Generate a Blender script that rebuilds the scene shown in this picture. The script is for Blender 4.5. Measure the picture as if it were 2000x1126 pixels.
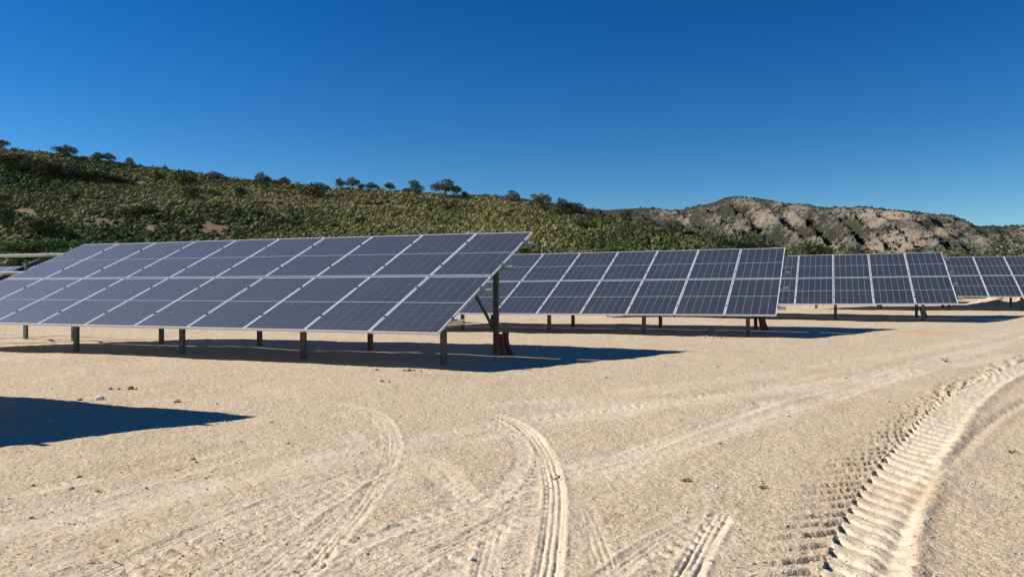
import bpy, bmesh, math, random
import numpy as np
from mathutils import Vector, Matrix
random.seed(7)
rng = np.random.default_rng(11)
scene = bpy.context.scene
C = scene.collection
for o in list(bpy.data.objects): bpy.data.objects.remove(o)

# ------------------------------------------------------------------ camera, sky, sun, exposure
CZ = 1.55                      # eye height above the ground under the camera
FPX = 1560.0                   # focal length in pixels of the 2000 px wide photograph
cam = bpy.data.cameras.new('camera'); cam.sensor_width = 36; cam.lens = 36*FPX/2000
cam.clip_start = 0.1; cam.clip_end = 9000
camo = bpy.data.objects.new('camera', cam); C.objects.link(camo)
camo.location = (0, 0, CZ); camo.rotation_euler = (math.pi/2, 0, 0)
scene.camera = camo
SUN = Vector((-3.50, 0.26, 2.57)).normalized()
elev = math.asin(SUN.z); azim = math.atan2(SUN.x, SUN.y)
W = bpy.data.worlds.new('World'); scene.world = W; W.use_nodes = True
nt = W.node_tree; bg = nt.nodes['Background']
sky = nt.nodes.new('ShaderNodeTexSky'); sky.sky_type = 'NISHITA'; sky.sun_disc = False
sky.sun_elevation = elev; sky.sun_rotation = azim
sky.altitude = 600; sky.air_density = 1.0; sky.dust_density = 0.0; sky.ozone_density = 4.0
hs = nt.nodes.new('ShaderNodeHueSaturation'); hs.inputs['Saturation'].default_value = 1.36; hs.inputs['Value'].default_value = .79
gm = nt.nodes.new('ShaderNodeGamma'); gm.inputs[1].default_value = 1.26      # the deep blue of very dry, clear air
nt.links.new(sky.outputs[0], hs.inputs['Color']); nt.links.new(hs.outputs[0], gm.inputs[0])
nt.links.new(gm.outputs[0], bg.inputs[0]); bg.inputs[1].default_value = 0.06
sl = bpy.data.lights.new('sun', 'SUN'); sl.energy = 4.6; sl.angle = math.radians(0.53); sl.color = (1.0, 0.955, 0.88)
so = bpy.data.objects.new('sun', sl); C.objects.link(so)
so.rotation_euler = SUN.to_track_quat('Z', 'Y').to_euler(); so.location = (-40, 5, 60)
scene.view_settings.view_transform = 'Standard'; scene.view_settings.look = 'None'
scene.view_settings.exposure = 0.45; scene.view_settings.gamma = 1.0

# ------------------------------------------------------------------ helpers
def tag(o, label=None, cat=None, group=None, kind=None):
    if label: o['label'] = label
    if cat: o['category'] = cat
    if group: o['group'] = group
    if kind: o['kind'] = kind
    return o
def obj(name, me, parent=None, mat=None):
    o = bpy.data.objects.new(name, me); C.objects.link(o)
    if mat is not None and me is not None and not me.materials: me.materials.append(mat)
    if parent is not None: o.parent = parent
    return o
def empty(name, loc=(0, 0, 0)):
    o = bpy.data.objects.new(name, None); C.objects.link(o); o.location = loc; o.empty_display_size = .2
    return o
def np_mesh(name, V, F, smooth=False):
    """F: (n,3) or (n,4) array"""
    V = np.asarray(V, np.float32); F = np.asarray(F, np.int32); k = F.shape[1]
    me = bpy.data.meshes.new(name)
    me.vertices.add(len(V)); me.vertices.foreach_set('co', V.ravel())
    me.loops.add(F.size); me.loops.foreach_set('vertex_index', F.ravel())
    me.polygons.add(len(F)); me.polygons.foreach_set('loop_start', np.arange(0, F.size, k, dtype=np.int32))
    me.polygons.foreach_set('loop_total', np.full(len(F), k, np.int32))
    me.polygons.foreach_set('use_smooth', np.full(len(F), smooth))
    me.update(calc_edges=True); me.validate()
    return me
def attr(me, name, vals):
    a = me.attributes.new(name, 'FLOAT', 'POINT'); a.data.foreach_set('value', np.asarray(vals, np.float32))
def bm_mesh(name, bm):
    me = bpy.data.meshes.new(name); bmesh.ops.recalc_face_normals(bm, faces=bm.faces); bm.to_mesh(me); bm.free(); return me
def box(bm, x0, x1, y0, y1, z0, z1):
    v = [bm.verts.new(p) for p in ((x0,y0,z0),(x1,y0,z0),(x1,y1,z0),(x0,y1,z0),(x0,y0,z1),(x1,y0,z1),(x1,y1,z1),(x0,y1,z1))]
    for f in ((0,3,2,1),(4,5,6,7),(0,1,5,4),(1,2,6,5),(2,3,7,6),(3,0,4,7)): bm.faces.new([v[i] for i in f])
def extrude_profile(name, prof, L):
    """closed 2-D profile (y,z) extruded along +x for length L"""
    bm = bmesh.new(); n = len(prof)
    a = [bm.verts.new((0, y, z)) for y, z in prof]; b = [bm.verts.new((L, y, z)) for y, z in prof]
    for i in range(n): bm.faces.new((a[i], a[(i+1) % n], b[(i+1) % n], b[i]))
    bm.faces.new(a[::-1]); bm.faces.new(b)
    return bm_mesh(name, bm)
def cprof(w, h, t, lip):
    """lipped C section: w deep (y), h tall (z), open towards +y"""
    return [(0,0),(w,0),(w,lip),(w-t,lip),(w-t,t),(t,t),(t,h-t),(w-t,h-t),(w-t,h-lip),(w,h-lip),(w,h),(0,h)]
# value noise
_P = rng.random((256, 256)).astype(np.float64)
def vnoise(x, y):
    xi = np.floor(x).astype(int); yi = np.floor(y).astype(int); fx = x-xi; fy = y-yi
    fx = fx*fx*fx*(fx*(fx*6-15)+10); fy = fy*fy*fy*(fy*(fy*6-15)+10)
    a = _P[xi & 255, yi & 255]; b = _P[(xi+1) & 255, yi & 255]; c = _P[xi & 255, (yi+1) & 255]; d = _P[(xi+1) & 255, (yi+1) & 255]
    return (a*(1-fx)+b*fx)*(1-fy)+(c*(1-fx)+d*fx)*fy*1.0
def fbm(x, y, oct=4, gain=.5):
    s = np.zeros_like(np.asarray(x, float)); a = 1; t = 0
    for k in range(oct):
        s += a*(vnoise(x*2**k+17.3*k, y*2**k+5.1*k)*2-1); t += a; a *= gain
    return s/t
def ridged(x, y, oct=4, gain=.5):
    s = 0; a = 1; t = 0
    for k in range(oct):
        s = s+a*(1-np.abs(vnoise(x*2**k+11.7*k, y*2**k+3.3*k)*2-1)); t += a; a *= gain
    return s/t
def sstep(a, b, x):
    t = np.clip((x-a)/(b-a), 0, 1); return t*t*(3-2*t)

# ------------------------------------------------------------------ materials
def mat(name, col=(.5,.5,.5), rough=.7, metal=0., spec=.5):
    m = bpy.data.materials.new(name); m.use_nodes = True
    b = m.node_tree.nodes['Principled BSDF']
    b.inputs['Base Color'].default_value = (*col, 1); b.inputs['Roughness'].default_value = rough
    b.inputs['Metallic'].default_value = metal; b.inputs['Specular IOR Level'].default_value = spec
    return m
class N:
    def __init__(s, m): s.t = m.node_tree; s.b = s.t.nodes['Principled BSDF']; s.out = s.t.nodes['Material Output']
    def n(s, typ, **kw):
        x = s.t.nodes.new(typ)
        for k, v in kw.items():
            if k.startswith('i_'):
                key = k[2:]; key = int(key) if key.isdigit() else key.replace('_', ' ')
                if hasattr(v, 'is_linked') or isinstance(v, bpy.types.NodeSocket): s.t.links.new(v, x.inputs[key])
                else: x.inputs[key].default_value = v
            else: setattr(x, k, v)
        return x
    def l(s, a, b): s.t.links.new(a, b)
    def obj(s): return s.n('ShaderNodeTexCoord').outputs['Object']
    def attr(s, name): return s.n('ShaderNodeAttribute', attribute_name=name).outputs['Fac']
    def noise(s, co, scale, detail=4, rough=.55): return s.n('ShaderNodeTexNoise', i_Vector=co, i_Scale=scale, i_Detail=detail, i_Roughness=rough).outputs['Fac']
    def ramp(s, fac, stops):
        r = s.n('ShaderNodeValToRGB', i_Fac=fac); e = r.color_ramp.elements
        while len(e) < len(stops): e.new(.5)
        for k, (p, c) in enumerate(stops): e[k].position = p; e[k].color = (*c, 1) if len(c) == 3 else c
        return r.outputs[0]
    def mix(s, f, a, b, mode='MIX'):
        x = s.n('ShaderNodeMix', data_type='RGBA', blend_type=mode)
        for sock, v in ((x.inputs[0], f), (x.inputs[6], a), (x.inputs[7], b)):
            if isinstance(v, bpy.types.NodeSocket): s.l(v, sock)
            else: sock.default_value = v if not isinstance(v, tuple) else (*v, 1)
        return x.outputs[2]
    def math(s, op, a, b=0., c=None):
        x = s.n('ShaderNodeMath', operation=op)
        for k, v in enumerate((a, b) if c is None else (a, b, c)):
            if isinstance(v, bpy.types.NodeSocket): s.l(v, x.inputs[k])
            else: x.inputs[k].default_value = v
        return x.outputs[0]
    def mrange(s, v, a, b, c=0., d=1.):
        return s.n('ShaderNodeMapRange', i_Value=v, i_1=a, i_2=b, i_3=c, i_4=d).outputs[0]
    def bump(s, h, strength, dist, normal=None):
        x = s.n('ShaderNodeBump', i_Height=h, i_Distance=dist)
        if isinstance(strength, bpy.types.NodeSocket): s.l(strength, x.inputs['Strength'])
        else: x.inputs['Strength'].default_value = strength
        if normal is not None: s.l(normal, x.inputs['Normal'])
        return x.outputs[0]

def sand_material():
    m = mat('sandy_gravel', rough=.95, spec=.15); n = N(m); co = n.obj(); dust = n.attr('dust'); 
    big = n.noise(co, .35, 4); med = n.noise(co, 2.2, 5, .6); fine = n.noise(co, 55, 3, .6)
    loose = n.ramp(big, [(.3, (.56,.385,.22)), (.5, (.60,.46,.30)), (.72, (.58,.39,.22))])
    loose = n.mix(n.mrange(med, .35, .7), loose, (.65,.525,.36))
    grain = n.n('ShaderNodeTexVoronoi', i_Vector=co, i_Scale=62.0)
    gcol = n.ramp(grain.outputs['Color'], [(.0, (.25,.175,.105)), (.3, (.52,.395,.25)), (.65, (.66,.525,.355)), (1, (.78,.665,.49))])
    loose = n.mix(.6, loose, gcol)
    pale = n.mix(n.mrange(fine, .3, .7), (.63,.525,.375), (.72,.61,.445))
    dm = n.math('MULTIPLY', dust, n.mrange(med, .25, .6, .55, 1.))
    col = n.mix(dm, loose, pale)
    red = n.mrange(n.noise(co, .55, 6, .7), .54, .70)
    col = n.mix(n.math('MULTIPLY', red, .6), col, (.52,.33,.175))
    n.l(col, n.b.inputs['Base Color'])
    g1 = n.n('ShaderNodeTexVoronoi', i_Vector=co, i_Scale=62.0, feature='SMOOTH_F1'); 
    g2 = n.noise(co, 24, 5, .7)
    inv = n.math('SUBTRACT', 1.0, n.math('MULTIPLY', dust, .72))
    b1 = n.bump(g1.outputs['Distance'], n.math('MULTIPLY', inv, -.75), .012)
    b2 = n.bump(g2, n.math('MULTIPLY', inv, .9), .022, b1)
    b3 = n.bump(n.noise(co, 6, 5, .65), .5, .03, b2)
    n.l(b3, n.b.inputs['Normal'])
    return m
def hill_material():
    m = mat('hill_soil', rough=.95, spec=.1); n = N(m); co = n.obj()
    a = n.noise(co, .06, 6, .6); b = n.noise(co, .8, 4, .6)
    col = n.ramp(b, [(.25, (.10,.085,.05)), (.5, (.17,.125,.075)), (.75, (.25,.175,.10))])
    red = n.mrange(n.attr('bare'), .1, .7)
    col = n.mix(red, col, n.ramp(b, [(.3, (.17,.11,.065)), (.7, (.30,.19,.11))]))
    n.l(col, n.b.inputs['Base Color'])
    n.l(n.bump(n.noise(co, 2.5, 5), .6, .3), n.b.inputs['Normal'])
    return m
def mountain_material():
    m = mat('mountain_rock', rough=.95, spec=.1); n = N(m); co = n.obj()
    big = n.noise(co, .012, 5, .6); med = n.noise(co, .07, 6, .65); fine = n.noise(co, .35, 4, .6)
    rock = n.ramp(med, [(.3, (.165,.14,.11)), (.5, (.255,.22,.17)), (.7, (.38,.33,.255))])
    rock = n.mix(n.mrange(n.attr('pale'), .12, .55), rock, n.ramp(fine, [(.3, (.34,.265,.19)), (.7, (.54,.44,.32))]))
    scr = n.ramp(fine, [(.3, (.05,.055,.036)), (.6, (.085,.085,.058)), (.8, (.13,.12,.085))])
    cover = n.math('ADD', n.math('MULTIPLY', n.attr('scrub'), .75), n.math('MULTIPLY', n.math('SUBTRACT', med, .5), -1.6))  # bush cover plus the shade painted into the gullies
    cover = n.math('ADD', cover, n.math('MULTIPLY', n.math('SUBTRACT', fine, .5), 1.4))
    col = n.mix(n.mrange(cover, .22, .5), rock, scr)
    n.l(col, n.b.inputs['Base Color'])
    n.l(n.bump(n.noise(co, .22, 7, .75), 1.0, 6.0), n.b.inputs['Normal'])
    return m
def leaf_material(name, lo, hi, trans=.12):
    m = mat(name, rough=.75, spec=.2); n = N(m)
    v = n.attr('tone'); r = n.n('ShaderNodeObjectInfo').outputs['Random']
    f = n.math('ADD', n.math('MULTIPLY', v, .8), n.math('MULTIPLY', r, .2))
    n.l(n.ramp(f, [(0, lo), (.55, tuple((a+b)/2 for a, b in zip(lo, hi))), (1, hi)]), n.b.inputs['Base Color'])
    return m
M = {}
M['sand'] = sand_material(); M['hill'] = hill_material(); M['mountain'] = mountain_material()
M['scrub'] = mat('scrub_leaves', rough=.8, spec=.15)
n = N(M['scrub'])
n.l(n.ramp(n.attr('tone'), [(0, (.055,.066,.026)), (.3, (.11,.125,.042)), (.6, (.19,.19,.062)), (.82, (.26,.245,.085)), (1, (.27,.23,.12))]), n.b.inputs['Base Color'])
M['pine'] = leaf_material('pine_needles', (.075,.095,.045), (.19,.21,.095))
M['palepine'] = leaf_material('pale_foliage', (.12,.13,.07), (.24,.235,.13))
M['darkbush'] = leaf_material('dark_bush_leaves', (.045,.06,.03), (.12,.13,.055))
M['green'] = leaf_material('vivid_green_leaves', (.08,.15,.03), (.17,.29,.055))
M['far'] = leaf_material('far_pine_leaves', (.03,.04,.026), (.065,.075,.045))
M['bark'] = mat('bark', (.11,.085,.065), .9); n = N(M['bark']); n.l(n.ramp(n.noise(n.obj(), 9, 5), [(.3,(.07,.055,.045)),(.7,(.17,.13,.10))]), n.b.inputs['Base Color'])
def metal(name, c0, c1, rough, metalv):
    m = mat(name, c0, rough, metalv); n = N(m); co = n.obj()
    n.l(n.ramp(n.noise(co, 14, 5, .6), [(.3, c0), (.7, c1)]), n.b.inputs['Base Color'])
    n.l(n.mrange(n.noise(co, 30, 3), .3, .7, rough-.1, rough+.12), n.b.inputs['Roughness'])
    return m
M['post'] = metal('weathered_galvanised_steel', (.10,.096,.09), (.17,.165,.155), .55, .6)
M['rail'] = metal('zinc_coated_steel', (.50,.50,.50), (.62,.62,.61), .42, .75)
M['alu'] = metal('anodised_aluminium', (.72,.73,.75), (.80,.81,.83), .35, .25)
M['clamp'] = mat('dark_clamp', (.03,.032,.04), .5, .3)
M['sheet'] = mat('white_laminate', (.46,.48,.53), .25, 0, .5)
def cell_material():
    m = mat('silicon_cells_under_glass', (.012,.017,.035), .22, 0, .5); n = N(m)
    g = n.n('ShaderNodeTexCoord').outputs['Object']; sep = n.n('ShaderNodeSeparateXYZ', i_0=g)
    fr = n.math('FRACT', n.math('DIVIDE', sep.outputs[1], .1052))
    edge = n.math('LESS_THAN', n.math('ABSOLUTE', n.math('SUBTRACT', fr, .5)), .475)
    r = n.n('ShaderNodeObjectInfo').outputs['Random']
    base = n.mix(r, (.006,.0075,.012), (.010,.0115,.017))
    dustm = n.noise(n.n('ShaderNodeNewGeometry').outputs['Position'], .9, 4, .6)
    base = n.mix(n.mrange(dustm, .3, .75, 0, .05), base, (.22,.20,.175))
    col = n.mix(edge, (.16,.17,.20), base)
    n.l(col, n.b.inputs['Base Color'])
    n.l(n.mrange(dustm, .3, .7, .20, .30), n.b.inputs['Roughness'])
    n.b.inputs['Coat Weight'].default_value = .9; n.b.inputs['Coat Roughness'].default_value = .60; n.b.inputs['Coat IOR'].default_value = 1.6
    n.b.inputs['Specular IOR Level'].default_value = .35
    n.b.inputs['Sheen Weight'].default_value = .08; n.b.inputs['Sheen Roughness'].default_value = .45; n.b.inputs['Sheen Tint'].default_value = (.95,.95,1,1)
    return m
M['cell'] = cell_material()
M['red'] = mat('red_corrugated_plastic', (.15,.016,.012), .5); M['orange'] = mat('orange_cut_plastic', (.35,.09,.02), .5)
def stone_mat(name, a, b):
    m = mat(name, a, .9, 0, .2); n = N(m); n.l(n.ramp(n.noise(n.obj(), 25, 5), [(.3, a), (.7, b)]), n.b.inputs['Base Color']); return m
M['stone'] = stone_mat('limestone', (.40,.33,.25), (.62,.54,.44)); M['clod'] = stone_mat('reddish_clod', (.30,.19,.12), (.42,.29,.19))
M['palestone'] = stone_mat('pale_stone', (.62,.57,.50), (.80,.76,.70))
M['gravel'] = mat('gravel_grains', rough=.9, spec=.2); n = N(M['gravel'])
n.l(n.ramp(n.attr('tone'), [(0,(.34,.25,.17)),(.4,(.55,.42,.30)),(.8,(.66,.54,.40)),(1,(.76,.68,.56))]), n.b.inputs['Base Color'])
M['straw'] = mat('dry_stalks', (.30,.19,.09), .8)

# ------------------------------------------------------------------ terrain functions
AZ = -0.3814; TILT = 0.4136
U = np.array([-math.cos(AZ), -math.sin(AZ)])        # along the rows, leftwards
B = np.array([-math.sin(AZ), math.cos(AZ)])         # from the low edge of a table to its high edge
def lb(a, s): p = a*U+s*B; return float(p[0]), float(p[1])
_s = np.array([-400, -60, 0, 6.5, 12.5, 22.6, 32., 42.2, 52., 70, 100])
_z = np.array([-2.1, -1.70, -1.55, -1.475, -1.365, -1.325, -1.155, -.99, -.84, -.7, -.9])
def ground_base(x, y):
    x = np.asarray(x, float); y = np.asarray(y, float)
    s = x*B[0]+y*B[1]
    z = sum(np.interp(s+k, _s, _z) for k in (-2.4, -1.2, 0, 1.2, 2.4))/5 + CZ
    r = np.hypot(x, y)
    amp = sstep(3, 9, r)
    z = z + amp*(.035*fbm(x*.45, y*.45, 3)+.05*fbm(x*.13+9, y*.13, 2))
    mx, my = 25.3, 41.0
    z = z + .75*np.exp(-(((x-mx-1.2)/2.6)**2+((y-my)/1.6)**2))*(1+.9*fbm(x*1.3, y*.8, 3))
    return z
def G(x, y): return float(ground_base(np.array([x]), np.array([y]))[0])
def px_ground(px, py):
    """point where the line of sight through a photo pixel meets the ground"""
    t = (px-1000)/FPX; e = (563-py)/FPX
    d = 1.5/max(-e, 1e-3)
    for _ in range(25):
        g = G(t*d, d); d = d+.6*((g-CZ)/e-d)
    return t*d, d
# hill: skyline of the scrub hill, its distance and foot
_hx = np.array([-900,-500,-200,0,60,130,200,250,320,400,450,500,560,620,700,760,830,900,950,1000,1050,1100,1140,1200,1250,1300,1350,1400,1450,1520,1620,1800,2100,2600])
_hy = np.array([150,205,255,290,297,306,315,325,332,343,350,357,362,369,372,376,380,385,390,395,402,410,418,429,439,450,461,471,480,487,494,500,503,503])
def hill_D(t):
    px = 1000+t*FPX
    return np.interp(px, [-900, 0, 500, 900, 1100, 1300, 1500, 2000, 2600], [235, 212, 205, 205, 190, 168, 150, 150, 150])
def hill_e(t):
    px = 1000+t*FPX
    y = sum(np.interp(px+k, _hx, _hy) for k in (-20, -10, 0, 10, 20))/5
    return (563-y)/FPX
FOOT = 66.
def hill_z(t, d):
    D = hill_D(t); er = hill_e(t); ef = -.006
    p = np.clip((d-FOOT)/(D-FOOT), 0, None)
    q = np.minimum(p, 1)
    h = .55*q**1.25+.45*(3*q*q-2*q**3)
    e = ef+(er-ef)*h
    z = e*d
    z = np.where(p > 1, er*D+(d-D)*(-.10-.002*(d-D)), z)
    x = t*d
    mask = sstep(0, .25, p)*(1-.75*sstep(.85, 1.0, p))
    z = z+mask*(1.3*fbm(x*.035, d*.035, 3)+.5*fbm(x*.15, d*.15, 3))
    return z+CZ
def hill_zxy(x, y): 
    y = np.asarray(y, float); return hill_z(np.asarray(x, float)/y, y)
def px_hill(px, py, lo=75.):
    t = (px-1000)/FPX; e = (563-py)/FPX
    ds = np.linspace(lo, float(hill_D(t)), 400)
    ee = (hill_z(np.full_like(ds, t), ds)-CZ)/ds
    k = np.argmax(ee >= e) if (ee >= e).any() else len(ds)-1
    d = ds[k]
    return t*d, d, float(hill_z(np.array([t]), np.array([d]))[0])

# ------------------------------------------------------------------ ground with wheel tracks
TR = [  # kind, width (m), depth factor, photo polyline
 ('tractor', .86, 1., [(1585,1180),(1612,1100),(1640,1030),(1672,970),(1712,915),(1755,865),(1800,815),(1855,770),(1925,732),(2010,698),(2150,655)]),
 ('ribs', .155, 1.3, [(1062,1180),(1072,1100),(1082,1020),(1084,950),(1070,895),(1048,858),(1020,832),(985,815),(940,806)]),
 ('ribs', .155, 1., [(560,1140),(660,1082),(760,1040),(880,1000),(1000,958),(1080,932),(1200,896),(1300,862),(1420,818),(1540,778),(1700,732),(1850,692),(2020,652)]),
 ('ribs', .155, 1.1, [(1150,1160),(1230,1095),(1300,1050),(1365,1017),(1428,992)]),
 ('ribs', .155, 1.1, [(1325,1160),(1352,1105),(1378,1060),(1400,1020),(1425,990)]),
 ('ribs', .155, .8, [(540,1180),(640,1070),(700,1000),(745,930),(768,880),(765,845),(745,815),(700,795),(640,785)]),
 ('ribs', .155, .7, [(440,1180),(560,1080),(680,985),(760,930),(815,900)]),
 ('ribs', .155, .8, [(-60,1085),(100,1040),(260,990),(430,945),(600,905),(760,875),(900,845),(1000,826),(1200,800),(1400,772),(1650,735)]),
 ('ribs', .155, .6, [(-60,1030),(120,985),(300,940),(470,895),(560,870)]),
 ('lugs', .30, .8, [(838,905),(870,935),(905,970),(940,1010)]),
 ('lugs', .34, .7, [(655,835),(690,868),(715,905)]),
 ('lugs', .36, .8, [(1150,955),(1250,905),(1340,868),(1440,835),(1560,795),(1700,750),(1800,715)]),
 ('lugs', .34, .8, [(960,1000),(1010,950),(1040,900),(1030,862),(990,838),(930,828)]),
 ('ribs', .155, .6, [(935,1180),(955,1090),(970,1030),(1000,960)]),
 ('ribs', .155, .55, [(1125,960),(1160,1040),(1190,1140)]),
 ('lugs', .32, .6, [(480,1010),(530,1050),(570,1100),(590,1160)]),
 ('ribs', .155, .6, [(900,800),(1050,782),(1200,768),(1400,742),(1600,712),(1800,680),(2000,645)]),
 ('ribs', .155, .6, [(1050,815),(1250,795),(1450,760),(1650,722),(1850,675),(2020,637)]),
 ('ribs', .155, .5, [(150,1180),(330,1090),(520,1015),(680,950),(800,905)]),
 ('ribs', .155, .5, [(-40,1150),(200,1075),(420,1000),(620,940),(850,880)]),
 ('ribs', .155, .7, [(-60,980),(140,945),(330,905),(480,872)]),
 ('ribs', .155, .8, [(60,1180),(240,1100),(430,1020),(600,955),(730,910)]),
 ('ribs', .155, .8, [(300,1180),(450,1090),(590,1010),(700,940),(770,895)]),
 ('ribs', .155, .8, [(620,1150),(740,1090),(880,1030),(1000,985),(1060,955)]),
 ('ribs', .155, .7, [(700,1180),(820,1100),(940,1035),(1040,975)]),
 ('ribs', .155, .7, [(1090,935),(1230,905),(1380,862),(1500,818),(1660,768),(1820,722)]),
 ('dust', .75, 1.1, [(-80,1075),(120,1020),(300,975),(480,930),(650,895),(830,860),(980,832),(1150,808),(1400,775),(1700,735),(2000,690)]),
 ('dust', .60, 1.1, [(1060,945),(1200,898),(1340,853),(1480,805),(1640,760),(1800,712),(2000,660)]),
 ('dust', .55, 1., [(420,1180),(560,1075),(680,985),(760,925),(840,880)]),
 ('dust', .50, 1., [(880,1180),(960,1080),(1040,1000),(1080,940)]),
 ('dust', .40, 1., [(820,890),(870,940),(920,995)]),
 ('dust', .8, .8, [(1000,790),(1200,772),(1450,738),(1700,697),(2000,640)]),
 ('furrow', .16, 1., [(1715,1180),(1740,1090),(1775,1010),(1820,945),(1870,888),(1920,838),(1990,790),(2080,745)]),
]
def smooth_line(pts, k=7):
    P = np.array([px_ground(*p) for p in pts]); P = np.vstack([2*P[0]-P[1], P, 2*P[-1]-P[-2]]); out = []
    for i in range(1, len(P)-2):
        for t in np.linspace(0, 1, k, endpoint=False):
            a, b, c, d = P[i-1:i+3]
            out.append(.5*((2*b)+(c-a)*t+(2*a-5*b+4*c-d)*t*t+(3*b-a-3*c+d)*t**3))
    out.append(P[-2]); return np.array(out)
def track_fields(x, y):
    dz = np.zeros_like(x); dust = np.zeros_like(x); soft = np.zeros_like(x)
    wob = fbm(x*9, y*9, 3)
    for ti, (kind, w, dep, pts) in enumerate(TR):
        L = smooth_line(pts); m = max(w*1.6, .5)
        near = np.where((x > L[:,0].min()-m) & (x < L[:,0].max()+m) & (y > L[:,1].min()-m) & (y < L[:,1].max()+m))[0]
        if not len(near): continue
        qx, qy = x[near], y[near]
        best = np.full(len(near), 1e9); lat = np.zeros(len(near)); arc = np.zeros(len(near)); s0 = 0
        for i in range(len(L)-1):
            d = L[i+1]-L[i]; ln = np.hypot(*d); d = d/ln
            rx, ry = qx-L[i,0], qy-L[i,1]
            a = np.clip(rx*d[0]+ry*d[1], 0, ln); ex, ey = rx-a*d[0], ry-a*d[1]
            dist = ex*ex+ey*ey; k = dist < best
            best[k] = dist[k]; lat[k] = (rx*d[1]-ry*d[0])[k]; arc[k] = (s0+a)[k]; s0 += ln
        r = np.sqrt(best); ends = sstep(0, .4, arc)*sstep(0, .4, s0-arc)
        wb = wob[near]; fade = np.clip(.72+.55*fbm(arc*.9+ti*7, lat*2, 2), .15, 1.2)*ends*dep
        hw = w/2
        if kind == 'ribs':
            inside = 1-sstep(hw*.85, hw*1.05, r)
            lw = lat+.004*wb; z = -.003*inside
            for gpos in (-.55, -.05, .48):
                z -= .0095*np.exp(-((lw-gpos*hw)/.0080)**2)*np.clip(.9+1.1*fbm(arc*2.3+gpos*9, arc*0+ti, 2), .15, 1.3)
            z += .006*np.exp(-((r-hw*1.15)/.018)**2)*(1+wb)
            fr = (arc+np.abs(lat)*.25)/.118+.12*wb; idn = np.floor(fr); fr = fr-idn
            rnd = vnoise(idn*2.9+.5+ti, idn*1.7+.5)
            side = -1 if ti % 3 else 1
            tick = np.exp(-((fr-.5)/.15)**2)*sstep(hw*.7, hw*1.0, lat*side)*(1-sstep(hw*1.9, hw*(2.1+1.3*1.), lat*side+.04*rnd))
            z -= .030*tick*np.clip(rnd*1.8-.35, 0, 1)
            du = inside*.65+.3*np.exp(-((r-hw*1.2)/(hw*.8))**2)
        elif kind == 'lugs':
            inside = 1-sstep(hw*.8, hw*1.1, r)
            z = inside*(-.004-.009*np.exp(-(((arc/.12+.25*wb) % 1-.5)/.16)**2)*1.5*(np.abs(lat) > hw*.15))
            du = inside*.75
        elif kind == 'dust':
            inside = 1-sstep(hw*.45, hw*1.05, r+hw*.5*fbm(qx*1.7+ti, qy*1.7, 3))
            z = -.006*inside; du = .8*inside*np.clip(.75+.7*fbm(lat*9+ti, arc*.5, 3), 0, 1)
        elif kind == 'furrow':
            z = -.012*np.exp(-(r/(hw*.5))**2)*(1+.9*wb)+.007*np.exp(-((r-hw*1.3)/(hw*.6))**2)*(1+.8*wb)
            du = 0*r; fade = ends
        else:   # tractor: chevron bars pressed into soft sand
            per = .225
            al = np.abs(lat); left = lat < 0
            ph = (arc+al*.88+.035*wb+.02*np.sin(arc*3.1))/per+.5*(lat > 0)
            fr = ph-np.floor(ph); idn = np.floor(ph)
            rnd = vnoise(idn*3.7+.5, idn*1.3+.5)                      # every bar presses in a little differently
            reach = hw*(.72+.5*rnd)
            bar = sstep(.0, .22, fr)*(1-sstep(.36, .48, fr))
            taper = np.where(left, 1-sstep(.1*hw, 1., al/reach), 1-sstep(.80, 1.0, al/(hw*.98)))
            inside = 1-sstep(hw*.85, hw*1.05, r+.03*wb)
            z = np.where(left, -.062*bar*taper*(.55+.75*rnd)*(1+.3*wb), -.012*inside-.018*bar*taper+.004*wb*inside)
            z -= .03*np.exp(-((lat+.05)/.05)**2)*bar*rnd*1.3
            z += .010*np.exp(-((lat-.03)/.06)**2)*(1-bar)+.005*wb*(r < hw)
            z += np.where(left, .006*(1-bar)*taper, .022*np.exp(-((r-hw*1.05)/.06)**2)*(1+.8*wb))
            du = np.where(left, .0, inside*.95)
            fade = ends*np.clip(.9+.25*fbm(arc*.8, lat, 2), .5, 1.1)
        far = np.hypot(qx, qy)
        dz[near] += z*fade; dust[near] = np.maximum(dust[near], np.clip(du*np.clip(fade, 0, 1), 0, 1))
    return dz, dust
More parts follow.
